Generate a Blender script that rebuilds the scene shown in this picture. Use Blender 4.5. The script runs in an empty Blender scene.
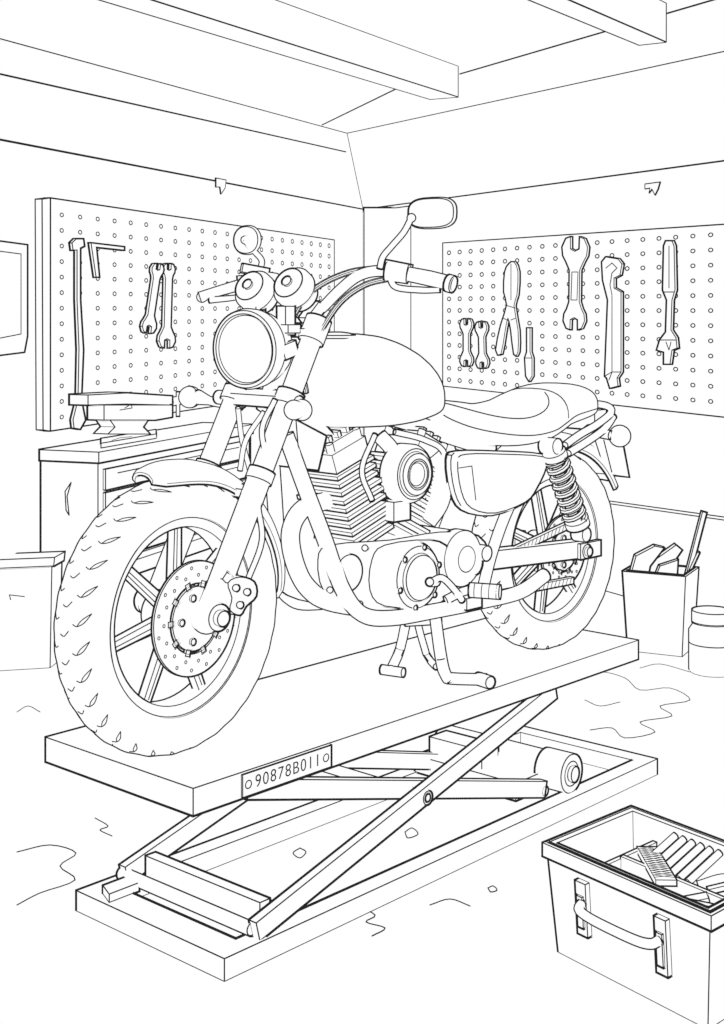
import bpy, bmesh, math
from mathutils import Vector, Matrix
V = Vector
F, CX, HY, EYE = 1400.0, 362.0, 310.0, 1.472
LWPX = 1.25
scene = bpy.context.scene
scene.view_settings.view_transform = 'Standard'

# ---------------------------------------------------------------- materials
def emis(name, col):
    m = bpy.data.materials.new(name); m.use_nodes = True
    nt = m.node_tree; nt.nodes.clear()
    o = nt.nodes.new('ShaderNodeOutputMaterial'); e = nt.nodes.new('ShaderNodeEmission')
    e.inputs['Color'].default_value = (*col, 1); e.inputs['Strength'].default_value = 1
    nt.links.new(e.outputs[0], o.inputs[0])
    return m
PAPER = emis('white_paper', (1, 1, 1))
INK = emis('ink_line', (0.02, 0.02, 0.02))
def shell():
    m = bpy.data.materials.new('ink_contour_shell'); m.use_nodes = True
    nt = m.node_tree; nt.nodes.clear()
    o = nt.nodes.new('ShaderNodeOutputMaterial'); e = nt.nodes.new('ShaderNodeEmission')
    e.inputs['Color'].default_value = (0.02, 0.02, 0.02, 1)
    t = nt.nodes.new('ShaderNodeBsdfTransparent'); g = nt.nodes.new('ShaderNodeNewGeometry')
    mx = nt.nodes.new('ShaderNodeMixShader')
    nt.links.new(g.outputs['Backfacing'], mx.inputs[0])
    nt.links.new(t.outputs[0], mx.inputs[1]); nt.links.new(e.outputs[0], mx.inputs[2])
    nt.links.new(mx.outputs[0], o.inputs[0])
    return m
SHELL = shell()

# ---------------------------------------------------------------- helpers
def cat(pts, n=6, closed=False):
    pts = [V(p) for p in pts]
    N = len(pts)
    if N < 3: return pts
    out = []
    rng = range(N) if closed else range(N - 1)
    for i in rng:
        if closed:
            p0, p1, p2, p3 = pts[i-1], pts[i], pts[(i+1) % N], pts[(i+2) % N]
        else:
            p1, p2 = pts[i], pts[i+1]
            p0 = pts[i-1] if i > 0 else p1*2 - p2
            p3 = pts[i+2] if i+2 < N else p2*2 - p1
        for k in range(n):
            t = k / n
            out.append(0.5*((2*p1) + (p2-p0)*t + (2*p0-5*p1+4*p2-p3)*t*t + (3*p1-p0-3*p2+p3)*t**3))
    if not closed: out.append(pts[-1])
    return out

def empty(name, loc=(0, 0, 0), rz=0):
    e = bpy.data.objects.new(name, None); scene.collection.objects.link(e)
    e.location = loc; e.rotation_euler = (0, 0, rz); e.empty_display_size = 0.1
    return e

def perp(A):
    A = A.normalized()
    e1 = A.cross(V((0, 0, 1)))
    if e1.length < 1e-3: e1 = A.cross(V((1, 0, 0)))
    e1.normalize()
    return e1, A.cross(e1).normalized()

class Part:
    def __init__(s, name, parent=None, d=3.6, hull=True, thr=40, lw=1.0, hw=1.0):
        s.name, s.parent, s.hull, s.thr = name, parent, hull, math.radians(thr)
        s.r = 0.5*LWPX*lw*d/F; s.t = LWPX*hw*d/F
        s.v = []; s.f = []; s.lines = []; s.M = Matrix.Identity(4); s.inkf = []
    def add(s, vs, fs):
        b = len(s.v)
        s.v += [s.M @ V(p) for p in vs]
        s.f += [[b+i for i in f] for f in fs]
    def line(s, pts, closed=False, w=1.0, smooth=0):
        if smooth: pts = cat(pts, smooth, closed)
        s.lines.append(([s.M @ V(p) for p in pts], closed, w))
    def loft(s, rings, cap=True, closed=False):
        n = len(rings[0]); vs = [p for r in rings for p in r]; fs = []
        R = len(rings)
        for i in range(R if closed else R-1):
            j = (i+1) % R
            for k in range(n):
                l = (k+1) % n
                fs.append([i*n+k, i*n+l, j*n+l, j*n+k])
        if cap and not closed:
            fs.append(list(range(n))[::-1]); fs.append([(R-1)*n+k for k in range(n)])
        s.add(vs, fs)
    def prism(s, poly, off):
        off = V(off); poly = [V(p) for p in poly]
        s.loft([poly, [p+off for p in poly]])
    def box(s, c, sz, R=None):
        c = V(c); hx, hy, hz = sz[0]/2, sz[1]/2, sz[2]/2
        R = R or Matrix.Identity(3)
        ring = lambda z: [c + R @ V(q) for q in ((-hx, -hy, z), (hx, -hy, z), (hx, hy, z), (-hx, hy, z))]
        s.loft([ring(-hz), ring(hz)])
    def bar(s, p0, p1, w, h, side=None):
        p0, p1 = V(p0), V(p1); A = (p1-p0).normalized()
        sd = V(side).normalized() if side else perp(A)[0]
        up = A.cross(sd).normalized()
        r = lambda p: [p - sd*w/2 - up*h/2, p + sd*w/2 - up*h/2, p + sd*w/2 + up*h/2, p - sd*w/2 + up*h/2]
        s.loft([r(p0), r(p1)])
    def lathe(s, prof, o, A, seg=40, closed=False):
        o, A = V(o), V(A).normalized(); e1, e2 = perp(A)
        rings = []
        for (r, h) in prof:
            rings.append([o + A*h + (e1*math.cos(2*math.pi*k/seg) + e2*math.sin(2*math.pi*k/seg))*r for k in range(seg)])
        s.loft(rings, cap=not closed, closed=closed)
    def cyl(s, p0, p1, r, r1=None, seg=24):
        p0, p1 = V(p0), V(p1); A = p1-p0
        s.lathe([(r, 0), (r if r1 is None else r1, A.length)], p0, A, seg)
    def ball(s, c, r, A=(0, 0, 1), l=1.0, seg=24):
        prof = [(max(r*math.sin(math.pi*k/14), r*0.03), -r*l*math.cos(math.pi*k/14)) for k in range(15)]
        s.lathe(prof, c, A, seg)
    def sweep(s, pts, r, seg=12, n=6):
        P = cat(pts, n) if n else [V(p) for p in pts]
        def rad(i):
            if not isinstance(r, (list, tuple)): return r
            x = i/(len(P)-1)*(len(r)-1); k = min(int(x), len(r)-2)
            return r[k]+(r[k+1]-r[k])*(x-k)
        e1 = None; rings = []
        for i, p in enumerate(P):
            A = (P[min(i+1, len(P)-1)] - P[max(i-1, 0)]).normalized()
            if e1 is None: e1, e2 = perp(A)
            else:
                e1 = (e1 - A*e1.dot(A)).normalized(); e2 = A.cross(e1)
            rings.append([p + (e1*math.cos(2*math.pi*k/seg) + e2*math.sin(2*math.pi*k/seg))*rad(i) for k in range(seg)])
        s.loft(rings)
    def circle(s, o, A, r, seg=40, w=1.0, a0=0, a1=360):
        o, A = V(o), V(A).normalized(); e1, e2 = perp(A)
        full = (a1-a0) >= 360
        n = seg if full else seg+1
        pts = [o + (e1*math.cos(math.radians(a0+(a1-a0)*k/seg)) + e2*math.sin(math.radians(a0+(a1-a0)*k/seg)))*r for k in range(n)]
        s.line(pts, full, w)
    def done(s):
        bm = bmesh.new()
        for p in s.v: bm.verts.new(p)
        bm.verts.ensure_lookup_table()
        for f in s.f:
            try: bm.faces.new([bm.verts[i] for i in f])
            except ValueError: pass
        bmesh.ops.recalc_face_normals(bm, faces=bm.faces[:]); bm.normal_update()
        verts = [v.co.copy() for v in bm.verts]; faces = []; mats = []
        for f in bm.faces: faces.append([v.index for v in f.verts]); mats.append(0)
        bm.verts.index_update()
        if s.hull and s.v:
            b = len(verts)
            for v in bm.verts:
                k = min(v.calc_shell_factor(), 1.8)
                verts.append(v.co + v.normal*s.t*k)
            for f in bm.faces: faces.append([b+v.index for v in f.verts]); mats.append(2)
        segs = []
        for e in bm.edges:
            if len(e.link_faces) == 1 or (len(e.link_faces) == 2 and e.calc_face_angle(0) > s.thr):
                segs.append((e.verts[0].co.copy(), e.verts[1].co.copy(), s.r))
        for pts, cl, w in s.lines:
            for i in range(len(pts) if cl else len(pts)-1):
                segs.append((pts[i], pts[(i+1) % len(pts)], s.r*w))
        for a, c, r in segs:
            A = c-a
            if A.length < 1e-6: continue
            A.normalize(); e1, e2 = perp(A); b = len(verts)
            for p, q in ((a, -1), (c, 1)):
                for k in range(5):
                    verts.append(p + A*(q*r*0.4) + (e1*math.cos(k*1.2566)+e2*math.sin(k*1.2566))*r)
            for k in range(5):
                l = (k+1) % 5; faces.append([b+k, b+l, b+5+l, b+5+k]); mats.append(1)
            faces.append([b+k for k in range(5)]); mats.append(1)
            faces.append([b+5+k for k in range(5)]); mats.append(1)
        for poly in s.inkf:
            b = len(verts); verts += [s.M @ V(p) for p in poly[0]]
            for f in poly[1]: faces.append([b+i for i in f]); mats.append(1)
        bm.free()
        me = bpy.data.meshes.new(s.name); me.from_pydata(verts, [], faces)
        for m in (PAPER, INK, SHELL): me.materials.append(m)
        me.polygons.foreach_set('material_index', mats); me.update()
        ob = bpy.data.objects.new(s.name, me); scene.collection.objects.link(ob)
        if s.parent: ob.parent = s.parent
        return ob

def sight(px, py, P0, nrm):
    """survey: where the line of sight of a photo pixel meets a real plane"""
    d = V(((px-CX)/F, 1, (HY-py)/F)); E = V((0, 0, EYE)); nrm = V(nrm); P0 = V(P0)
    return E + d*(nrm.dot(P0-E)/nrm.dot(d))
def onz(px, py, z): return sight(px, py, (0, 0, z), (0, 0, 1))

# ---------------------------------------------------------------- room
C = V((0.007, 9.7, 0))
LD = V((-0.352, -0.936, 0)); LN = V((0.936, -0.352, 0))
RD = V((0.4717, -0.8818, 0)); RN = V((-0.8818, -0.4717, 0))
def LW(px, py, off=0): return sight(px, py, C+LN*off, LN)
def RW(px, py, off=0): return sight(px, py, C+RN*off, RN)
Z1, ZC = 2.17, 2.65
zup = V((0, 0, 1))

fl = Part('floor', d=4, hull=False, thr=179, lw=1.3)
fl.add([(-4, 0.5, 0), (5, 0.5, 0), (5, 11, 0), (-4, 11, 0)], [[0, 1, 2, 3]])
def stain(pts, w=0.7): fl.line([onz(x, y, 0.001) for x, y in pts], w=w, smooth=4)
stain([(17, 905), (40, 893), (75, 880), (60, 866), (76, 853), (50, 845), (17, 852)])
stain([(95, 818), (108, 826), (100, 830), (112, 836)])
stain([(300, 848), (293, 853), (300, 858), (306, 852), (300, 848)])
stain([(405, 832), (412, 828), (418, 834), (408, 838), (405, 832)])
stain([(355, 905), (375, 915), (366, 922), (385, 928), (372, 936)])
stain([(430, 905), (450, 899), (470, 906)])
stain([(575, 680), (600, 672), (625, 678), (640, 690), (670, 688), (690, 700), (660, 706), (672, 716), (640, 722), (655, 732), (625, 738), (612, 728), (590, 730)])
stain([(640, 668), (660, 664), (690, 672)]); stain([(585, 700), (600, 706), (620, 702)])
stain([(488, 888), (493, 886), (497, 890), (491, 892), (488, 888)])
stain([(17, 712), (28, 706), (40, 712)])
fl.done()

wl = Part('wall_left', d=7, hull=False, lw=1.6)
wl.prism([C, C+LD*8, C+LD*8+zup*Z1, C+zup*Z1], -LN*0.1)
wl.done()
wr = Part('wall_right', d=7, hull=False, lw=1.6)
wr.prism([C, C+RD*8, C+RD*8+zup*Z1, C+zup*Z1], -RN*0.1)
wr.done()
t = Part('tape_scrap', d=6.6, hull=False)
t.prism([RW(x, y, .006) for x, y in ((645, 184), (660, 182), (658, 189), (655, 195), (652, 189), (649, 193), (650, 188), (645, 189))], -RN*.005); t.done()
t = Part('tape_scrap.001', d=6.6, hull=False)
t.prism([LW(x, y, .006) for x, y in ((216, 178), (226, 180), (225, 188), (221, 194), (220, 187), (216, 187))], -LN*.005); t.done()
tr = Part('trim_1', d=6.5, hull=False)   # dado rail right wall
tr.prism([RW(560, 494, 0), RW(760, 522, 0), RW(760, 525, 0), RW(560, 496.5, 0)], RN*0.004)
tr.done()
ULc = onz(347, 133, ZC); UL = onz(17, 43, ZC); UL2 = ULc + (UL-ULc)*1.9
BLc = C+zup*Z1; BL2 = C+LD*8+zup*Z1
ur = onz(706, 55, ZC); UR2 = ULc + (ur-ULc)*2.0; BR2 = C+RD*8+zup*Z1
cv = Part('wall_upper_frieze', d=7.5, hull=False, thr=5, lw=1.5)
cv.add([BLc, BL2, UL2, ULc, BR2, UR2], [[0, 1, 2, 3], [0, 3, 5, 4]])
def fr(px, py):
    n = (BL2-BLc).cross(ULc-BLc); return sight(px, py, BLc, n) + V((0.004, -0.008, 0))
cv.line([fr(-60, 61), fr(345, 152)], w=.85)
cv.done()
ce = Part('ceiling', d=7, hull=False, thr=179)
ce.add([UL2, ULc, UR2, V((UR2.x, 0, ZC)), V((UL2.x, 0, ZC))], [[0, 1, 2, 3, 4]])
ce.done()
def beam(name, p_end, p_dir_from, w, z0, ext, d=6):
    b = Part(name, d=d, hull=False, lw=1.15)
    A = (p_end-p_dir_from); A.z = 0; A.normalize(); Lv = V((-A.y, A.x, 0))
    s0 = p_end - A*ext
    b.prism([p_end, p_end+Lv*w, s0+Lv*w, s0], zup*(ZC-z0)); b.done()
beam('ceiling_beam', onz(458, 97, 2.5), onz(215, 20, 2.5), .15, 2.5, 4.5)
beam('ceiling_beam.001', onz(666, 42, 2.5), onz(606, 16, 2.5), .11, 2.5, 3.5)
for i, (a, b) in enumerate((((460, 74), (720, -2)), ((322, 125), (398, 88)))):
    t = Part('trim_%d' % (i+2), d=7, hull=False, lw=1.2)
    t.line([onz(*a, ZC-.004), onz(*b, ZC-.004)]); t.done()
cp = Part('corner_post', d=9)
p0 = sight(364, 300, (0, 9.3, 0), (0, 1, 0)).xy.to_3d(); p1 = sight(400, 300, (0, 9.3, 0), (0, 1, 0)).xy.to_3d()
p2 = RW(411, 300, 0.0).xy.to_3d()
cp.prism([p0, p1, p2, C], zup*(Z1-.02)); cp.done()

# ---------------------------------------------------------------- pegboards
def pegboard(name, WP, N, corners, D, d, cols, rows):
    p = Part(name, d=d, hw=.6)
    cs = [WP(x, y, .035) for x, y in corners]
    p.prism(cs, -N*0.033)
    o = cs[0]; e = cs[1]-cs[0]
    h = D.copy()
    if h.dot(e) < 0: h = -h
    Lh = e.dot(h); zb = max(cs[2].z, cs[3].z); zt = min(cs[0].z, cs[1].z)
    for i in range(cols):
        for j in range(rows):
            c = V((o.x, o.y, 0)) + h*(Lh*(i+.6)/(cols+.2)) + zup*(zb + (zt-zb)*(j+.6)/(rows+.2)) + N*.0015
            k0 = c.y/6.8; ring = []
            for rr, hh in ((.0118, .0190), (.0066, .0108)):
                ring += [c + (h*math.cos(k*math.pi/6)*hh + zup*math.sin(k*math.pi/6)*rr)*k0 for k in range(12)]
            p.inkf.append((ring, [[k, (k+1) % 12, 12+(k+1) % 12, 12+k] for k in range(12)]))
    return p
pl = pegboard('pegboard', LW, LN, [(50, 198), (334, 240), (334, 388), (50, 431)], LD, 6.8, 22, 14)
pl.prism([LW(x, y, .036) for x, y in ((42, 199), (50, 198), (50, 431), (43, 430))], -LN*.034)
pl.done()
pr = pegboard('pegboard.001', RW, RN, [(443, 243), (760, 222), (760, 421), (443, 386)], RD, 7.0, 22, 12); pr.done()

def flat2(WP, N, name, polys, d=6.6, off=.055, th=.012, lines=(), lw=.9):
    p = Part(name, d=d, lw=lw, hw=.9, thr=50)
    for poly in polys: p.prism([WP(x, y, off) for x, y in poly], -N*th)
    for l in lines: p.line([WP(x, y, off+.001) for x, y in l])
    return p.done()
def sm2(pts, n=3):
    return [(q.x, q.y) for q in cat([V((x, y, 0)) for x, y in pts], n, True)]
def wrench_poly(x0, y0, x1, y1, h0, h1, w):
    dx, dy = x1-x0, y1-y0; Lg = math.hypot(dx, dy); ux, uy = dx/Lg, dy/Lg; nx, ny = -uy, ux
    pt = lambda a, b: (x0+ux*a+nx*b, y0+uy*a+ny*b)
    e0 = [(2.0*h0, w), (1.3*h0, .72*h0), (.8*h0, .98*h0), (.1*h0, 1.05*h0), (-.6*h0, .75*h0), (-.75*h0, .4*h0), (.25*h0, .38*h0), (.45*h0, 0), (.25*h0, -.38*h0), (-.75*h0, -.4*h0), (-.6*h0, -.75*h0), (.1*h0, -1.05*h0), (.8*h0, -.98*h0), (1.3*h0, -.72*h0), (2.0*h0, -w)]
    e1 = [(Lg-2.0*h1, -w), (Lg-1.3*h1, -.72*h1), (Lg-.8*h1, -.98*h1), (Lg-.1*h1, -1.05*h1), (Lg+.6*h1, -.75*h1), (Lg+.75*h1, -.4*h1), (Lg-.25*h1, -.38*h1), (Lg-.45*h1, 0), (Lg-.25*h1, .38*h1), (Lg+.75*h1, .4*h1), (Lg+.6*h1, .75*h1), (Lg-.1*h1, 1.05*h1), (Lg-.8*h1, .98*h1), (Lg-1.3*h1, .72*h1), (Lg-2.0*h1, w)]
    return [pt(a, b) for a, b in e0+e1]
W = lambda n, *a: flat2(LW, LN, n, [wrench_poly(*a)])
W('wrench', 158, 268, 149, 328, 5.5, 6.5, 3.0); W('wrench.001', 169, 268, 167, 342, 5.5, 7.5, 3.2)
R = lambda n, *a: flat2(RW, RN, n, [wrench_poly(*a)], d=7)
R('wrench.002', 466, 323, 466, 362, 5.5, 5.5, 2.4); R('wrench.003', 481, 326, 482, 364, 5.5, 5.5, 2.4)
flat2(RW, RN, 'wrench.004', [wrench_poly(575, 246, 574, 322, 12, 10, 5)], lines=[[(572, 272), (571, 300), (577, 300), (578, 272), (572, 272)]])
flat2(LW, LN, 'pry_bar', [[(72, 243), (76, 239), (83, 239), (84, 246), (80, 248), (80, 300), (83, 350), (81, 400), (85, 420), (80, 429), (74, 428), (73, 420), (78, 400), (79, 350), (77, 300), (77, 250), (73, 250)]])
flat2(LW, LN, 'hex_key', [[(91, 243), (124, 247), (124, 250), (96, 247), (99, 277), (96, 277)]])
flat2(RW, RN, 'pliers', [sm2([(509, 264), (514, 262), (518, 272), (517, 295), (514, 306), (518, 330), (518, 352), (514, 354), (511, 330), (508, 318), (505, 332), (501, 354), (496, 350), (501, 325), (507, 305), (504, 292), (505, 272)], 2)],
      lines=[[(511, 264), (511, 300)], [(505, 305), (515, 308)], [(503, 318), (507, 320)], [(511, 320), (516, 318)]])
flat2(RW, RN, 'screwdriver', [[(527, 328), (530, 328), (530, 352), (532, 358), (532, 376), (529, 381), (526, 376), (525, 358), (527, 352)]], lines=[[(525, 358), (532, 358)]])
flat2(RW, RN, 'hand_saw', [[(602, 262), (606, 257), (618, 259), (622, 264), (620, 275), (614, 278), (614, 288), (621, 292), (621, 372), (617, 378), (618, 386), (610, 388), (607, 378), (605, 376), (608, 300), (603, 280)]],
      lines=[[(606, 268), (612, 263), (617, 268), (612, 273), (610, 285), (612, 295), (612, 372), (609, 380)], [(605, 376), (612, 372), (621, 372)]])
flat2(RW, RN, 'scraper', [[(664, 246), (666, 241), (672, 241), (674, 246), (675, 290), (672, 300), (671, 330), (676, 338), (677, 348), (672, 350), (670, 364), (664, 364), (664, 352), (657, 350), (660, 340), (666, 332), (667, 300), (663, 290)]],
      lines=[[(669, 246), (669, 288)], [(664, 292), (674, 292)], [(660, 340), (676, 340)], [(666, 342), (669, 350), (671, 342)]])
flat2(LW, LN, 'picture_frame', [[(-40, 236), (27, 245), (27, 336), (24, 352), (-40, 360)]], d=5.8, off=.03, th=.028, lines=[[(-40, 246), (21, 254), (21, 334), (-40, 346)]])

# ---------------------------------------------------------------- cabinet + vise
cab = empty('tool_cabinet', (0, 0, 0))
Q = V((-1.1125, 5.9, 0)); LF = -LD
p = Part('body', cab, d=6)
w = .28; Ln = 1.5; zt = .874
p.prism([Q, Q+LF*Ln, Q+LF*Ln-LN*w, Q-LN*w], zup*(zt-.05))
p.line([Q+zup*.74-LN*.13-LF*.002, Q+zup*.68-LN*.15-LF*.002, Q+zup*.60-LN*.14-LF*.002, Q+zup*.62-LN*.155-LF*.002, Q+zup*.70-LN*.16-LF*.002, Q+zup*.74-LN*.13-LF*.002])
p.done()
p = Part('top', cab, d=6)
a0 = Q-LF*.01+LN*.01
p.prism([a0+zup*(zt-.045), a0+LF*(Ln+.02)+zup*(zt-.045), a0+LF*(Ln+.02)-LN*(w+.01)+zup*(zt-.045), a0-LN*(w+.01)+zup*(zt-.045)], zup*.045)
p.done()
p = Part('drawers', cab, d=6)
for k in range(5):
    z0 = zt-.065-.10*(k+1)
    b = Q+LF*.04
    p.prism([b+zup*z0, b+LF*(Ln-.08)+zup*z0, b+LF*(Ln-.08)+zup*(z0+.088), b+zup*(z0+.088)], LN*.012)
    p.line([b+LF*.1+LN*.013+zup*(z0+.062), b+LF*1.3+LN*.013+zup*(z0+.062)])
p.done()
vi = empty('bench_vise')
VP = lambda x, y, off=-.06: sight(x, y, Q+LN*off, LN)
p = Part('jaws', vi, d=6)
p.prism([VP(x, y) for x, y in ((88, 395), (126, 393), (172, 396), (172, 405), (126, 404), (88, 405))], -LN*.09)
p.prism([VP(x, y, -.045) for x, y in ((104, 405), (172, 405), (172, 417), (155, 420), (104, 420))], -LN*.08)
p.line([VP(x, y, -.043) for x, y in ((120, 410), (132, 408), (131, 404), (125, 408))], w=.8)
p.done()
p = Part('stand', vi, d=6)
p.prism([VP(x, y, -.06) for x, y in ((110, 420), (148, 420), (143, 427), (150, 434), (108, 434), (115, 427))], -LN*.07)
bz = zt+.005
def vb(x, o):
    q = VP(x, 440, o); q.z = bz; return q
p.prism([vb(101, -.05), vb(156, -.05), vb(156, -.16), vb(101, -.16)], zup*.02)
p.cyl(VP(170, 402, -.1), VP(181, 400, -.1), .018)
p.cyl(VP(178, 392, -.1), VP(178, 416, -.1), .006)
p.line([vb(112, -.07)+zup*.021, vb(120, -.1)+zup*.021, vb(132, -.08)+zup*.021], w=.7)
p.done()

# ---------------------------------------------------------------- left box
p = Part('storage_box', d=5.7)
A0 = onz(50, 668, 0); XL = V((-.97, -.24, 0)); DL = V((.1, 1, 0)).normalized()*0.12
h = .42
base = [A0, A0+XL*.4, A0+XL*.4+DL, A0+DL]
cen = sum(base, V())/4
p.loft([base, [cen+(q-cen)*1.04+zup*h for q in base]])
p.loft([[cen+(q-cen)*1.08+zup*h for q in base], [cen+(q-cen)*1.10+zup*(h+.035) for q in base]])
p.line([A0+XL*.1+V((0, -.008, .3)), A0+XL*.16+V((0, -.008, .31)), A0+XL*.155+V((0, -.008, .29))], w=.8)
p.done()

# ---------------------------------------------------------------- right bin
bn = empty('parts_bin')
p = Part('bin', bn, d=5.9)
a = onz(628, 651, 0); b = onz(682, 657, 0); dr = (b-a).normalized(); nb = V((-dr.y, dr.x, 0))
if nb.y < 0: nb = -nb
base = [a, b, b+nb*.2, a+nb*.2]; cen = sum(base, V())/4; h = .345
o1 = [cen+(q-cen)*1.16+zup*h for q in base]; i1 = [cen+(q-cen)*1.08+zup*h for q in base]; i0 = [cen+(q-cen)*.95+zup*.02 for q in base]
p.loft([base, o1, i1, i0])
p.done()
p = Part('tools_inside', bn, d=5.9)
p.bar(cen+V((0.06, 0, .1)), sight(704, 512, cen, (0, 1, 0)), .018, .018)
p.bar(cen+V((0.02, .02, .1)), sight(698, 552, cen, (0, 1, 0)), .03, .01)
p.prism([sight(x, y, cen+V((0, -.02, 0)), (0, 1, 0)) for x, y in ((628, 585), (636, 556), (655, 546), (664, 548), (650, 566), (645, 590))], (0, .03, 0))
p.prism([sight(x, y, cen+V((0, .04, 0)), (0, 1, 0)) for x, y in ((640, 585), (652, 562), (676, 545), (682, 550), (668, 570), (662, 590))], (0, .03, 0))
p.prism([sight(x, y, cen+V((0, -.06, 0)), (0, 1, 0)) for x, y in ((650, 590), (660, 566), (678, 560), (676, 590))], (0, .02, 0))
p.done()
p = Part('jar', d=5.6)
c = onz(712, 672, 0); c.z = 0
p.lathe([(.085, 0), (.09, .01), (.09, .17), (.07, .2), (.07, .205), (.078, .205), (.078, .25), (.03, .255)], c, (0, 0, 1), 32)
p.circle(c+zup*.12, (0, 0, 1), .091); p.done()

# ---------------------------------------------------------------- open toolbox
tb = empty('open_toolbox')
T0 = V((.424, 3.21, 0)); tx = V((.598, -.801, 0))
ty = V((.72, .69, 0)).normalized()
TL, TW, TH = .47, .33, .25
def tp(x, y, z): return T0+tx*x+ty*y+zup*z
p = Part('case', tb, d=3.1)
o0 = [tp(.02, .02, 0), tp(TL-.02, .02, 0), tp(TL-.02, TW-.02, 0), tp(.02, TW-.02, 0)]
o1 = [tp(0, 0, TH), tp(TL, 0, TH), tp(TL, TW, TH), tp(0, TW, TH)]
q = .016
i1 = [tp(q, q, TH), tp(TL-q, q, TH), tp(TL-q, TW-q, TH), tp(q, TW-q, TH)]
i0 = [tp(q+.01, q+.01, TH-.10), tp(TL-q-.01, q+.01, TH-.10), tp(TL-q-.01, TW-q-.01, TH-.10), tp(q+.01, TW-q-.01, TH-.10)]
p.loft([o0, o1, i1, i0])
for zz in (.03,):
    o = .007; r0 = [(-o, -o), (TL+o, -o), (TL+o, TW+o), (-o, TW+o)]; r1 = [(.002, .002), (TL-.002, .002), (TL-.002, TW-.002), (.002, TW-.002)]
    p.loft([[tp(x, y, TH-zz) for x, y in r0], [tp(x, y, TH) for x, y in r0], [tp(x, y, TH+.001) for x, y in r1], [tp(x, y, TH-zz) for x, y in r1]], closed=True)
p.done()
p = Part('latches_and_handle', tb, d=3.1)
def ff(x, z, o=0):
    k = .02*(1-z/TH); return tp(x, k-o, z)
for x in (.10, .33):
    p.prism([ff(x, .08, 0), ff(x+.03, .08, 0), ff(x+.03, .2, 0), ff(x, .2, 0)], -ty*.015)
    p.prism([ff(x+.007, .10, .015), ff(x+.023, .10, .015), ff(x+.023, .17, .015), ff(x+.007, .17, .015)], -ty*.006)
p.sweep([ff(.12, .155, .02), ff(.13, .15, .04), ff(.18, .145, .045), ff(.29, .145, .045), ff(.335, .15, .04), ff(.345, .155, .02)], .009)
p.done()
p = Part('tools_in_tray', tb, d=3.2, lw=.75, hw=.75)
zf = TH-.098
p.prism([tp(.09, .028, zf), tp(.10, .028, zf), tp(.10, TW-.028, zf), tp(.09, TW-.028, zf)], zup*.05)
p.prism([tp(.10, .16, zf), tp(TL-.03, .16, zf), tp(TL-.03, .17, zf), tp(.10, .17, zf)], zup*.055)
for k in range(6):
    p.sweep([tp(.14+k*.026, .20, zf+.04), tp(.16+k*.026, .30, zf+.085)], .007, n=0)
P0, P1 = tp(.11, .25, zf+.05), tp(.28, .10, zf+.07)
p.bar(P0, P1, .045, .012, side=(P1-P0).cross(zup))
dd = (P1-P0); sd = dd.cross(zup).normalized()
for k in range(14):
    for sg in (1, -1):
        p.line([P0+dd*(k/15)+sd*.022*sg+zup*.007, P0+dd*((k+1.3)/15.3)-sd*.022*sg+zup*.007], w=.7)
p.bar(tp(.13, .05, zf+.03), tp(.42, .13, zf+.05), .014, .008)
p.bar(tp(.2, .13, zf+.03), tp(.43, .05, zf+.04), .018, .01)
p.sweep([tp(.3, .2, zf+.04), tp(.35, .24, zf+.06), tp(.41, .22, zf+.05)], .011)
p.ball(tp(.41, .22, zf+.05), .020)
p.bar(tp(.26, .05, zf+.02), tp(.36, .15, zf+.05), .03, .01)
p.bar(tp(.34, .18, zf+.05), tp(.43, .29, zf+.08), .014, .01)
p.done()

# ---------------------------------------------------------------- scissor lift
lift = empty('scissor_lift_table', (-.362, 3.002, 0), math.atan2(.741, .671))
PZ = .447
p = Part('platform', lift, d=3.4)
p.box((.908, .2675, PZ-.03), (1.816, .535, .058)); p.done()
p = Part('base_frame', lift, d=3.6)
bs, be = .09, 1.93
p.loft([[(bs, 0, .0), (be, 0, 0), (be, .535, 0), (bs, .535, 0)], [(bs, 0, .05), (be, 0, .05), (be, .535, .05), (bs, .535, .05)],
        [(bs+.08, .05, .05), (be-.06, .05, .05), (be-.06, .485, .05), (bs+.08, .485, .05)], [(bs+.08, .05, 0), (be-.06, .05, 0), (be-.06, .485, 0), (bs+.08, .485, 0)]], closed=True)
p.box((bs+.25, .2675, .03), (.07, .43, .03))
p.prism([(bs+.01, .42, .051), (bs+.10, .42, .051), (bs+.11, .47, .051), (bs+.03, .47, .051)], (0, 0, .02))
p.done()
p = Part('scissor_arms', lift, d=3.6)
for y in (.02, .49):
    p.bar((.20, y, .07), (1.38, y, .375), .022, .045, side=(0, 1, 0))
for y in (.07, .44):
    p.bar((.22, y, .375), (1.40, y, .075), .022, .045, side=(0, 1, 0))
p.cyl((.79, .0, .222), (.79, .535, .222), .012)
p.cyl((.20, .03, .07), (.20, .50, .07), .014); p.cyl((1.40, .06, .07), (1.40, .48, .07), .014)
p.cyl((.79, .0, .222), (.79, .02, .222), .017); p.circle((.79, -.001, .222), (0, 1, 0), .009, 16)
p.box((.26, .255, .085), (.03, .41, .05))
p.done()
p = Part('hydraulic_cylinder', lift, d=4.1)
p.cyl((1.475, .50, .11), (1.49, .12, .105), .048, seg=32)
p.cyl((1.49, .12, .105), (1.492, .03, .105), .056, seg=32)
p.circle((1.492, .029, .105), (0, 1, 0), .036, 24)
p.cyl((1.492, .03, .105), (1.493, .018, .105), .022)
p.box((1.40, .30, .075), (.15, .38, .05)); p.box((1.40, .36, .12), (.08, .20, .07))
p.done()
p = Part('number_plate', lift, d=3.1)
p.box((.281, -.004, PZ-.03), (.284, .004, .050))
for sx in (.156, .406):
    p.circle((sx, -.0065, PZ-.03), (0, 1, 0), .009, 16)
p.done()
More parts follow.
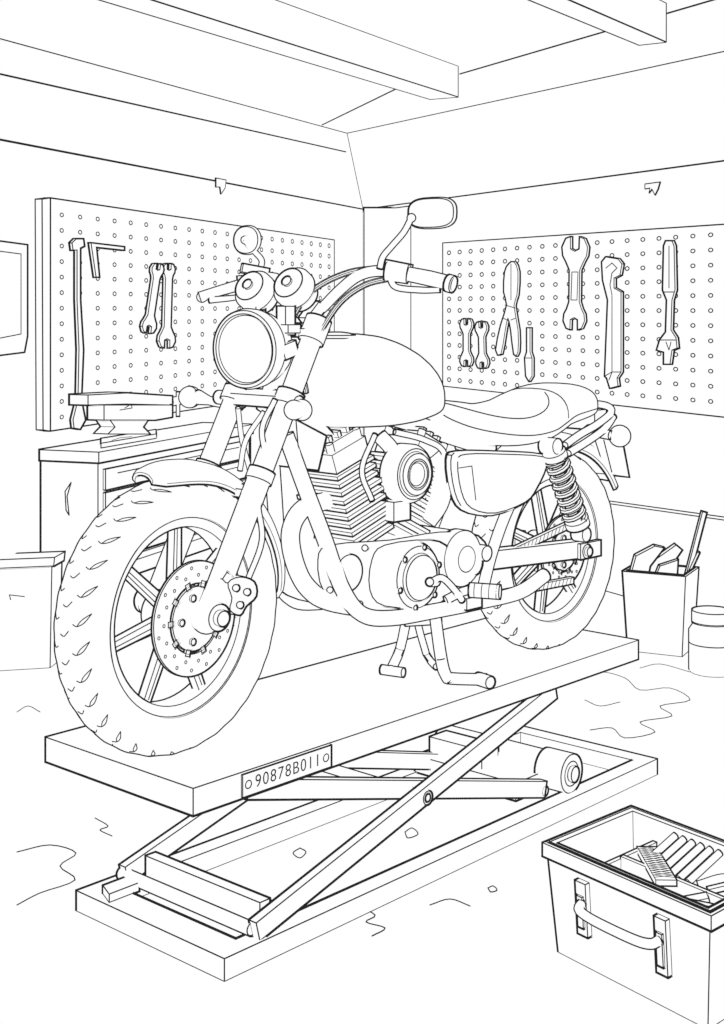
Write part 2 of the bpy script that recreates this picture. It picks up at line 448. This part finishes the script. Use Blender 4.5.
cu = bpy.data.curves.new('number_plate_text', 'FONT'); cu.body = '90878B011'; cu.size = .041; cu.extrude = .0004; cu.offset = -.0004
cu.align_x = 'CENTER'; cu.align_y = 'CENTER'; cu.space_character = 1.15; cu.materials.append(INK)
to = bpy.data.objects.new('number_plate_text', cu); scene.collection.objects.link(to); to.parent = lift
to.location = (.281, -.0072, PZ-.03); to.rotation_euler = (math.pi/2, 0, 0)

# ---------------------------------------------------------------- motorcycle
AX, AY, UX, UY = -.4405, 3.246, .706, .709
NX, NY = .709, -.706
moto = empty('motorcycle', (AX, AY, PZ+.004), math.atan2(UY, UX))
def L(a, n, z): return V((a, -n, z))
def S(px, py, n):
    t = (px-CX)/F
    a = (t*(AY+n*NY)-AX-n*NX)/(UX-t*UY); y = AY+a*UY+n*NY
    return L(a, n, EYE-PZ-.004-(py-HY)/F*y)
def G(px, py, z=0.0):
    q = onz(px, py, PZ+z); r = V((q.x-AX, q.y-AY)); return L(r.x*UX+r.y*UY, r.x*NX+r.y*NY, z)
Nn = V((0, -1, 0))
STEER = math.radians(7)

def wheel(nm, c, R, hw, steer, d, spokes=7, ph=0.2, discR=.13):
    M = Matrix.Translation(c) @ Matrix.Rotation(steer, 4, 'Z')
    k = R/.32
    t = Part(nm+'_tire', moto, d=d, thr=50); t.M = M
    def rr(h): return R - .022*k*(abs(h)/hw)**2.2
    prof = [(.228*k, -hw*.55), (.242*k, -hw*.85), (.262*k, -hw*1.0), (.282*k, -hw*1.02)]
    prof += [(rr(hw*x), hw*x) for x in (-.93, -.75, -.5, -.25, 0, .25, .5, .75, .93)]
    prof += [(.282*k, hw*1.02), (.262*k, hw*1.0), (.242*k, hw*.85), (.228*k, hw*.55)]
    e1, e2 = perp(Nn)
    rings = []
    for (r, h) in prof:
        ring = []
        for q in range(150):
            a = 2*math.pi*q/150
            rm = r + (.0010*math.sin(30*a+40*h) if r > .286*k else 0)
            ring.append(Nn*h+(e1*math.cos(a)+e2*math.sin(a))*rm)
        rings.append(ring)
    t.loft(rings, closed=True)
    def tpnt(ang, h, lift=.0018):
        r = (rr(h) if abs(h) <= hw*.94 else .286*k)+lift
        return e1*math.cos(ang)*r + e2*math.sin(ang)*r + Nn*h
    n = 32
    for i in range(n):
        a = 2*math.pi*i/n; s = 2*math.pi/n
        t.line([tpnt(a, hw*.93), tpnt(a+s*.35, hw*.74), tpnt(a+s*.5, hw*.5), tpnt(a+s*.45, hw*.34)], smooth=3, w=.85)
        t.line([tpnt(a, hw*.93), tpnt(a+s*.12, hw*.8), tpnt(a+s*.3, hw*.62), tpnt(a+s*.5, hw*.5)], smooth=3, w=.8)
        t.line([tpnt(a+s*.7, hw*.16), tpnt(a+s*.9, -hw*.05), tpnt(a+s*.85, -hw*.25)], smooth=3, w=.85)
        t.line([tpnt(a+s*.3, -hw*.42), tpnt(a+s*.4, -hw*.65), tpnt(a+s*.2, -hw*.85)], smooth=2, w=.85)
    t.done()
    w = Part(nm+'_rim', moto, d=d, lw=.9, hw=.9); w.M = M
    w.lathe([(.207*k, -hw*.45), (.229*k, -hw*.62), (.229*k, hw*.62), (.207*k, hw*.45)], (0, 0, 0), Nn, 72, closed=True)
    w.lathe([(.035*k, -hw*1.0), (.05*k, -hw*.8), (.05*k, hw*.8), (.035*k, hw*1.0)], (0, 0, 0), Nn, 32)
    for i in range(spokes):
        a = 2*math.pi*i/spokes+ph; ra = e1*math.cos(a)+e2*math.sin(a); sd = Nn.cross(ra)
        pl_ = [ra*.04*k+sd*.013, ra*.209*k+sd*.010, ra*.209*k-sd*.010, ra*.04*k-sd*.013]
        w.prism([q-Nn*.006 for q in pl_], Nn*.020)
        w.line([ra*.05*k+Nn*.0145+sd*.002, ra*.2*k+Nn*.0145+sd*.002])
    w.done()
    dk = Part(nm+'_brake_disc', moto, d=d, lw=.9, hw=.9); dk.M = M
    h = hw+.008
    dk.lathe([(discR*.62, h), (discR*.62, h+.005), (discR, h+.005), (discR, h)], (0, 0, 0), Nn, 56, closed=True)
    dk.lathe([(discR*.30, h-.01), (discR*.52, h-.01), (discR*.56, h+.002), (discR*.56, h+.006), (discR*.50, h+.009), (discR*.30, h+.009)], (0, 0, 0), Nn, 40)
    for i in range(10):
        a = 2*math.pi*i/10; ra = e1*math.cos(a)+e2*math.sin(a)
        dk.bar(ra*discR*.54+Nn*(h+.003), ra*discR*.66+Nn*(h+.003), .006, .012)
    for i in range(30):
        a = 2*math.pi*i/30; ra = e1*math.cos(a)+e2*math.sin(a)
        dk.circle(ra*discR*(.90 if i % 2 else .76)+Nn*(h+.0055), Nn, .0036, 8, w=.8)
    for i in range(5):
        a = 2*math.pi*i/5; ra = e1*math.cos(a)+e2*math.sin(a)
        dk.cyl(ra*discR*.4+Nn*(h+.009), ra*discR*.4+Nn*(h+.015), .007, seg=10)
    dk.done()
    return M
MF = wheel('front_wheel', L(0, 0, .316), .316, .062, STEER, 3.2)
MR = wheel('rear_wheel', L(1.41, 0, .300), .300, .058, 0, 4.2, ph=.5, discR=.105)

def fender(nm, M, R, hw, t0, t1, d, taper=0, n=28):
    p = Part(nm, moto, d=d, lw=.6, hw=.85); p.M = M; rings = []
    for i in range(n+1):
        th = math.radians(t0+(t1-t0)*i/n); er = V((math.cos(th), 0, math.sin(th)))
        e = min(i, n-i)/6.0; k = (1.0 if e >= 1 else .45+.55*math.sqrt(1-(1-e)**2)) if taper else 1.0
        sec = [(-1, -.034), (-.96, -.02), (-.75, -.002), (-.4, .008), (0, .011), (.4, .008), (.75, -.002), (.96, -.02), (1, -.034)]
        out = [er*(R+dr*k)+Nn*(hw*k*x) for x, dr in sec]
        inn = [er*(R+dr*k-.006)+Nn*((hw*k-.005)*x) for x, dr in reversed(sec)]
        rings.append(out+inn)
    p.loft(rings); return p
fender('front_fender', MF, .346, .072, -2, 106, 3.2, 1).done()
fender('rear_fender', MR, .342, .078, 32, 125, 4.3).done()

# forks
FB, FT = S(208, 615, .10), S(318, 322, .10)
def onf(k): return FB+(FT-FB)*k
mir = lambda v: V((v.x, -v.y, v.z))
p = Part('front_fork', moto, d=3.25)
for m in (lambda v: v, mir):
    p.sweep([m(onf(.0)), m(onf(.45))], .027, 16, 0)
    p.sweep([m(onf(.44)), m(onf(.455)), m(onf(.475))], .031, 16, 0)
    p.sweep([m(onf(.47)), m(onf(1.0))], .024, 16, 0)
    p.sweep([m(onf(.70)), m(onf(.745))], .033, 16, 0)
    p.sweep([m(onf(.93)), m(onf(1.01))], .031, 16, 0)
    p.cyl(m(FB+V((0, .03, 0))), m(FB+V((0, -.04, 0))), .030)
    p.ball(m(onf(-.01)), .034)
p.cyl(FB+V((0, -.04, 0)), FB+V((0, -.055, 0)), .017)
p.bar(mir(onf(.72)), onf(.72), .05, .028, side=(1, 0, .2))
p.bar(mir(onf(.97)), onf(.97), .06, .02, side=(1, 0, .2))
p.cyl(L(.30, 0, .77), L(.385, 0, .965), .032)
p.bar(mir(onf(.40)), onf(.40), .03, .02, side=(1, 0, .2))
p.done()
p = Part('brake_caliper', moto, d=3.2)
p.prism(cat([S(x, y, .135) for x, y in ((228, 583), (240, 577), (254, 582), (256, 596), (246, 606), (240, 615), (230, 610), (232, 598))], 3, True), (0, .05, 0))
for x, y in ((236, 588), (247, 592), (240, 605)): p.cyl(S(x, y, .135), S(x, y, .15), .008, seg=14)
p.sweep([S(247, 582, .12), S(262, 540, .12), S(258, 500, .12), S(268, 470, .11), S(262, 430, .1), S(275, 400, .1)], .005)
p.bar(S(222, 575, .115), S(236, 590, .115), .02, .02)
p.done()
# headlight
SD = math.radians(13)
FD = V((-math.cos(SD), -math.sin(SD), -.03)).normalized()
p = Part('headlight', moto, d=3.25)
hc = S(247, 349, 0.0)
p.lathe([(.012, .030), (.04, .026), (.068, .016), (.082, .004), (.082, .002)], hc, FD, 48)
p.lathe([(.083, .004), (.086, .012), (.094, .010), (.097, -.004), (.095, -.025), (.092, -.03), (.088, -.055), (.075, -.085), (.05, -.105), (.02, -.11)], hc, FD, 48)
p.circle(hc-FD*.03, FD, .0935, 48)
for sgn in (1, -1):
    p.bar(hc-FD*.045+V((0, -sgn*.09, -.01)), L(.31, sgn*.085, .93), .012, .035)
p.done()
# gauges
p = Part('instruments', moto, d=3.35)
GD = (FD*.75+V((0, 0, .42))).normalized()
for (x, y, n) in ((255, 291, -.07), (294, 288, .04)):
    c = S(x, y, n)
    p.lathe([(.024, .030), (.040, .027), (.046, .014), (.051, .008), (.051, -.012), (.047, -.016), (.040, -.046)], c, GD, 36)
    p.circle(c+GD*.027, GD, .039, 32); p.cyl(c+GD*.030, c+GD*.036, .012, seg=16)
p.box(L(.31, 0, .975), (.04, .16, .02))
p.bar(L(.31, 0.05, .96), L(.31, 0.05, 1.03), .03, .03); p.bar(L(.31, -.06, .96), L(.31, -.06, 1.03), .03, .03)
p.cyl(L(.28, .0, .97), L(.26, .0, 1.01), .022)
p.done()
# handlebar
p = Part('handlebar', moto, d=3.4)
hb = [S(200, 297, -.38), S(222, 290, -.34), S(246, 283, -.28), S(275, 278, -.18), S(300, 300, -.08), S(314, 312, -.03), S(322, 308, .04), S(340, 290, .10), S(358, 276, .16), S(378, 271, .21), S(405, 274, .27), S(452, 284, .37)]
p.sweep(hb, .012)
p.sweep([S(408, 274, .275), S(430, 278.5, .32), S(453, 284, .372)], [.016, .017, .016]); p.sweep([S(448, 283, .362), S(453, 284.3, .375)], .020, n=0)
p.sweep([S(203, 296, -.38), S(236, 286, -.31)], [.010, .013], n=0); p.ball(S(202, 297, -.38), .013)
p.sweep([S(386, 271, .23), S(408, 274, .275)], .022, n=0)
p.bar(S(386, 264, .22), S(411, 269, .27), .028, .02)
p.sweep([S(390, 276, .235), S(396, 287, .25), S(420, 290, .30), S(440, 290, .34)], [.007, .006, .006, .005])
p.sweep([S(256, 290, -.27), S(238, 297, -.29), S(210, 300, -.36)], [.007, .005, .007])
p.bar(S(242, 268, -.26), S(268, 273, -.22), .04, .022); p.sweep([S(238, 284, -.29), S(256, 282, -.26)], .02, n=0)
p.bar(S(306, 322, .03), S(318, 306, .03), .03, .03); p.bar(S(296, 320, -.05), S(304, 304, -.05), .03, .03)
p.done()
p = Part('cables', moto, d=3.4, hw=.75, lw=.7)
for pts in ([(392, 278, .23), (365, 285, .19), (340, 303, .15), (318, 336, .12), (303, 366, .09), (306, 392, .07)],
            [(384, 268, .2), (350, 272, .14), (316, 288, .08), (296, 312, .05), (286, 345, .02), (290, 372, .02)],
            [(250, 285, -.25), (262, 312, -.15), (272, 345, -.10), (262, 380, -.05)]):
    p.sweep([S(*q) for q in pts], .0055, 8)
p.sweep([S(238, 408, .0), S(242, 440, -.02), S(250, 470, .0)], .005)
p.sweep([S(264, 412, .04), S(246, 440, .02), S(240, 470, .0)], .005)
p.done()
# mirrors
p = Part('mirrors', moto, d=3.4)
def mirror(c, hx, hz, ex):
    e = V((FD.y, -FD.x, 0)).normalized(); out = []
    for th, k in ((-.010, .92), (-.004, 1), (.002, .99), (.005, .95)):
        ring = []
        for i in range(32):
            a = 2*math.pi*i/32; cx, sz = math.cos(a), math.sin(a)
            ring.append(c + e*hx*k*math.copysign(abs(cx)**(2/ex), cx) + zup*hz*k*math.copysign(abs(sz)**(2/ex), sz) + FD*th)
        out.append(ring)
    p.loft(out)
mc = S(432, 213, .30); mirror(mc, .066, .037, 3.0)
p.sweep([S(414, 218, .295)+FD*.012, S(404, 232, .27), S(392, 246, .25), S(383, 257, .24), S(380, 268, .23)], .006)
p.ball(S(414, 218, .295)+FD*.012, .009)
mc2 = S(247, 240, -.30); mirror(mc2, .042, .038, 2.2)
p.sweep([mc2+FD*.012, S(255, 252, -.28), S(262, 262, -.27), S(256, 276, -.26), S(254, 284, -.26)], .006)
p.ball(mc2+FD*.010, .009)
p.done()
# indicators
p = Part('front_indicators', moto, d=3.3)
c = S(190, 397, -.31); p.ball(c, .027, FD, 1.1); p.circle(c, FD, .0275, 28)
p.sweep([c+V((.01, -.02, 0)), S(215, 402, -.22), S(240, 406, -.1)], [.018, .010, .010, .010], n=3)
c = S(302, 410, .15); p.ball(c, .024, FD, .8); p.ball(S(294, 410, .15), .022)
p.cyl(L(.27, -.16, .80), L(.27, .14, .80), .016)
p.done()
p = Part('rear_indicator', moto, d=4.3)
c = S(620, 436, .16); p.ball(c, .031, (1, 0, 0), 1.0); p.sweep([S(594, 432, .1), S(610, 435, .15)], .012, n=0)
p.done()
p = Part('tail_light_and_plate', moto, d=4.4)
p.prism([S(x, y, .07) for x, y in ((592, 430), (600, 436), (622, 440), (629, 477), (606, 474), (600, 455))], (0, .14, 0))
p.line([S(x, y, .072) for x, y in ((604, 440), (612, 472))])
p.box(L(1.62, 0, .68), (.06, .11, .06))
p.done()

# tank
def sup(a, zt, zb, hw, eu=2.3, el=3.5, n=36):
    zc = zb+(zt-zb)*.36; r = []
    for k in range(n):
        t = 2*math.pi*k/n; c, s = math.cos(t), math.sin(t)
        e = eu if s >= 0 else el
        hh = (zt-zc) if s >= 0 else (zc-zb)
        r.append(L(a, hw*math.copysign(abs(c)**(2/e), c), zc+hh*math.copysign(abs(s)**(2/e), s)))
    return r
def interp(rows, m):
    pts = cat([V((r[0], r[1], r[2])) for r in rows], m); hw = cat([V((r[3], 0, 0)) for r in rows], m)
    return [(p.x, p.y, p.z, max(h.x, .003)) for p, h in zip(pts, hw)]
p = Part('fuel_tank', moto, d=3.55, thr=60, hw=1.15)
rows = [(.375, .84, .80, .012), (.385, .88, .77, .05), (.415, .912, .74, .085), (.47, .94, .725, .115), (.56, .957, .720, .136), (.66, .95, .718, .139), (.74, .927, .722, .130), (.80, .898, .730, .114), (.85, .862, .738, .088), (.88, .828, .748, .056), (.892, .795, .762, .014)]
p.loft([sup(*r) for r in interp(rows, 4)])
p.lathe([(.042, 0), (.042, .006), (.036, .011), (.015, .014)], L(.53, 0, .948), (0, 0, 1), 28)
p.circle(L(.53, 0, .956), (0, 0, 1), .050, 28)
p.done()
# seat
p = Part('seat', moto, d=4.0, thr=60)
rows = [(.885, .765, .735, .03), (.91, .768, .70, .06), (.97, .764, .665, .095), (1.06, .752, .642, .135), (1.16, .748, .632, .152), (1.26, .758, .638, .150), (1.33, .780, .652, .138), (1.40, .795, .672, .125), (1.48, .795, .685, .115), (1.54, .785, .695, .10), (1.565, .765, .71, .07), (1.575, .745, .725, .03)]
R2 = interp(rows, 4)
p.loft([sup(*r, eu=2.6, el=3) for r in R2])
p.line([L(r[0], r[3]+.002, r[2]+(r[1]-r[2])*.30) for r in R2[2:len(R2)-1]])
def supn(r, zf):
    zc = .36; u = (zf-zc)/(1-zc); return r[3]*(max(0, 1-abs(u)**2.6))**(1/2.6)
cr = []
for i in range(3, 25):
    f = (i-3)/21.0; zf = .97-.27*math.sin(math.pi*f)
    r = R2[i]; cr.append(L(r[0], supn(r, zf)+.001, r[2]+(r[1]-r[2])*zf+.001))
p.line(cr)
p.line([V((q.x, q.y, q.z+.0015)) for q in (sup(*R2[25], eu=2.6, el=3)[0:19])])
p.done()
p = Part('grab_rail', moto, d=4.2)
p.sweep([L(1.30, .158, .63), L(1.38, .152, .655), L(1.48, .145, .68), L(1.57, .13, .71), L(1.63, .06, .725), L(1.63, -.06, .725), L(1.57, -.12, .715), L(1.5, -.15, .69), L(1.3, -.15, .65)], .009)
p.sweep([L(1.32, .155, .605), L(1.42, .15, .632), L(1.52, .14, .662), L(1.58, .13, .695)], .009)
p.done()
# side cover
p = Part('side_cover', moto, d=3.8, hw=1.15)
pp = cat([S(x, y, .135) for x, y in ((451, 460), (460, 452), (500, 452), (544, 455), (546, 466), (536, 488), (524, 503), (492, 515), (466, 510), (455, 492))], 3, True)
cc = sum(pp, V())/len(pp)
p.loft([[cc+(q-cc)*1.0+V((0, .016, 0)) for q in pp], pp, [cc+(q-cc)*.93+V((0, -.012, 0)) for q in pp]])
p.line([S(x, y, .149) for x, y in ((459, 468), (472, 466), (476, 500))], w=.8)
p.done()
# shocks
p = Part('rear_shocks', moto, d=4.1, lw=.85, hw=.8)
a, b = S(552, 446, .165), S(581, 534, .165)
for m in (lambda v: v, mir):
    A, B = m(a), m(b); X = (B-A).normalized(); e1, e2 = perp(X)
    p.cyl(A, B, .016); p.cyl(A+X*.02, A+X*.04, .034); p.cyl(B-X*.05, B-X*.03, .034); p.cyl(A+V((0, .03, 0)), A-V((0, .02, 0)), .022); p.cyl(B+V((0, .02, 0)), B-V((0, .02, 0)), .02)
    Ls = (B-A).length-.09; NT = 8; N = NT*12
    p.sweep([A+X*(.04+Ls*i/N)+(e1*math.cos(2*math.pi*i/12)+e2*math.sin(2*math.pi*i/12))*.028 for i in range(N+1)], .0078, 6, 0)
p.done()
# swing arm, chain
p = Part('swing_arm', moto, d=4.0)
for s_ in (1, -1):
    p.bar(L(.93, s_*.095, .33), L(1.44, s_*.12, .31), .035, .05, side=(0, 1, 0))
    p.cyl(L(1.41, s_*.10, .308), L(1.41, s_*.155, .308), .02); p.cyl(L(1.41, s_*.155, .308), L(1.41, s_*.165, .308), .012)
p.cyl(L(.93, -.13, .33), L(.93, .13, .33), .03)
p.box(L(1.44, .142, .308), (.10, .01, .045))
p.done()
p = Part('chain', moto, d=4.0, lw=.8, hw=.8)
for z0, z1 in ((.30, .385), (.225, .215)):
    P0, P1 = L(.93, .10, z0), L(1.41, .10, z1)
    p.bar(P0, P1, .012, .018, side=(0, 1, 0))
    for k in range(26):
        q = P0+(P1-P0)*(k/26); p.line([q+V((0, -.0065, -.009)), q+V((.009, -.0065, .009))], w=.8)
p.done()
# frame
p = Part('frame', moto, d=3.6)
nt = [S(286, 435, .03), S(306, 490, .06), S(325, 540, .09), S(342, 588, .12), S(362, 614, .13), S(392, 618, .135), S(440, 610, .14), S(480, 602, .14), S(520, 592, .14), S(545, 575, .14)]
p.sweep(nt, .018); p.sweep([mir(q) for q in nt], .018)
p.sweep([L(.36, 0, .86), L(.5, 0, .78), L(.75, 0, .73), L(1.0, 0, .66), L(1.15, 0, .62)], .022)
for s_ in (1, -1):
    p.sweep([L(.95, s_*.07, .60), L(1.15, s_*.10, .585), L(1.35, s_*.11, .61), L(1.50, s_*.10, .66)], .013)
    p.sweep([L(1.22, s_*.12, .58), L(1.10, s_*.12, .48), L(1.02, s_*.12, .36), L(.96, s_*.13, .25)], .014)
    p.bar(L(.34, s_*.03, .80), L(.52, s_*.035, .64), .006, .05)
p.prism([S(x, y, .045) for x, y in ((296, 420), (326, 436), (318, 470), (300, 468))], (0, .09, 0))
p.done()
# engine
p = Part('engine_cylinders', moto, d=3.55, lw=.75, hw=.75)
def cylinder(b, t, sa, sn, nf=11):
    b, t = V(b), V(t); X = (t-b).normalized(); R_ = Matrix.Rotation(math.atan2(X.x, X.z), 3, 'Y')
    p.cyl(b-X*.02, t, sa*.8)
    for i in range(nf):
        q = b+(t-b)*(i/(nf-1)); k = 1.0 if i < nf-3 else .95
        p.box(q, (sa*2*k, sn*2*k, .009), R_)
    p.box(t+X*.035, (sa*1.7, sn*1.75, .05), R_)
    p.box(t+X*.07, (sa*1.3, sn*1.4, .025), R_)
    for sx in (-1, 1):
        for sy in (-1, 1): p.cyl(t+R_ @ V((sx*sa*.7, sy*sn*.72, .05)), t+R_ @ V((sx*sa*.7, sy*sn*.72, .085)), .009, seg=10)
    for k in range(3): p.box(t+R_ @ V(((k-1)*sa*.45, 0, .09)), (.01, sn*1.2, .015), R_)
cylinder(L(.585, 0, .435), L(.520, 0, .62), .072, .086, 10)
cylinder(L(.72, 0, .435), L(.80, 0, .60), .07, .085, 9)
p.done()
p = Part('crankcase', moto, d=3.6)
pp = cat([S(x, y, .095) for x, y in ((318, 560), (330, 545), (390, 540), (440, 532), (478, 536), (490, 560), (484, 590), (455, 606), (400, 614), (350, 610), (324, 592))], 3, True)
p.prism(pp, (0, .19, 0))
pp = cat([S(x, y, .12) for x, y in ((372, 560), (385, 545), (430, 540), (450, 552), (452, 590), (430, 606), (385, 606), (370, 590))], 3, True)
p.prism(pp, (0, .05, 0))
c = S(412, 576, .12)
p.lathe([(.088, -.02), (.088, .01), (.080, .022), (.062, .026), (.058, .034), (.02, .038)], c, Nn, 44)
for i in range(6):
    a = i*math.pi/3+.3; p.cyl(c+V((math.cos(a)*.078, 0, math.sin(a)*.078)), c+V((math.cos(a)*.078, -.028, math.sin(a)*.078)), .006, seg=10)
c = S(460, 558, .11)
p.lathe([(.075, -.02), (.075, .01), (.066, .02), (.05, .024), (.015, .026)], c, Nn, 40); p.circle(c+Nn*.0245, Nn, .035, 30)
c = S(345, 572, .10)
p.lathe([(.045, -.01), (.045, .015), (.036, .02), (.01, .02)], c, Nn, 30)
for x, y in ((330, 560), (365, 548), (330, 590), (360, 604), (478, 548), (476, 588)): p.cyl(S(x, y, .09), S(x, y, .105), .008, seg=10)
c = S(484, 553, .135); p.lathe([(.02, -.02), (.02, .01), (.012, .014)], c, Nn, 20)
p.done()
p = Part('air_cleaner', moto, d=3.6)
c = S(414, 474, .13)
p.lathe([(.05, -.07), (.075, -.05), (.075, -.01), (.070, 0), (.066, .004), (.058, .004), (.054, .012), (.035, .016), (.03, .010), (.01, .012)], c, Nn, 44)
p.circle(c+Nn*.016, Nn, .040, 30)
p.sweep([S(432, 455, .06), S(442, 470, .08), S(438, 500, .09), S(425, 520, .07)], .03)
p.sweep([S(380, 436, .05), S(392, 450, .08), S(396, 470, .08)], .018)
p.sweep([S(395, 432, .07), S(425, 440, .1), S(445, 455, .1), S(446, 500, .1)], .006)
p.sweep([S(375, 435, .09), S(362, 470, .11), S(372, 500, .11)], .005)
p.box(S(395, 510, .09), (.06, .05, .05))
p.done()
# exhaust
p = Part('exhaust', moto, d=3.5)
p.sweep([S(330, 500, .02), S(304, 508, .05), S(291, 530, .075), S(294, 560, .085), S(308, 588, .09), S(335, 603, .095), S(400, 610, .08), S(460, 603, .08)], .021, 16)
p.sweep([S(335, 486, -.03), S(318, 500, -.03), S(306, 530, -.02), S(308, 565, -.0), S(322, 590, 0.02), S(350, 603, .03), S(420, 606, .03)], .021, 16)
p.done()
# pegs, levers
p = Part('foot_controls', moto, d=3.7)
p.sweep([S(446, 600, .14), S(462, 592, .16), S(474, 589, .17)], .010)
p.sweep([S(470, 590, .17), S(500, 592, .24)], .018, n=0)
for k in range(4):
    q0, q1 = S(475, 590, .182), S(497, 592, .232); q = q0+(q1-q0)*(k/3); p.circle(q, q1-q0, .0186, 18, w=.7)
p.sweep([S(430, 583, .17), S(442, 578, .18), S(455, 590, .17), S(462, 600, .16)], .007)
p.cyl(S(436, 582, .16), S(430, 582, .19), .010)
p.box(S(470, 602, .15), (.06, .03, .03))
p.done()
p = Part('center_stand', moto, d=3.8)
p.sweep([S(408, 612, -.06), G(400, 650, .03), G(391, 671, .016)], .012, n=3)
p.sweep([G(382, 671, .014), G(403, 674, .014)], .012, n=0)
p.sweep([S(434, 606, .05), G(441, 660, .10), G(446, 677, .03), G(452, 680, .018), G(486, 681, .018)], .014, n=4)
p.sweep([G(478, 680, .016), G(490, 684, .016)], .016, n=0)
p.sweep([S(406, 622, -.04), S(440, 620, .05)], .010, n=0)
p.sweep([S(415, 612, .0), G(426, 655, .03), G(436, 668, .03)], .008, n=2)
p.done()

# ---------------------------------------------------------------- world / camera
w = bpy.data.worlds.new('white_world'); scene.world = w; w.use_nodes = True
w.node_tree.nodes['Background'].inputs[0].default_value = (1, 1, 1, 1)
w.node_tree.nodes['Background'].inputs[1].default_value = 1
cam = bpy.data.cameras.new('camera'); co = bpy.data.objects.new('camera', cam); scene.collection.objects.link(co)
co.location = (0, 0, EYE); co.rotation_euler = (math.pi/2, 0, 0)
cam.sensor_fit = 'HORIZONTAL'; cam.sensor_width = 36; cam.lens = F/724*36
cam.shift_y = -(512-HY)/724; cam.clip_start = .05
scene.camera = co
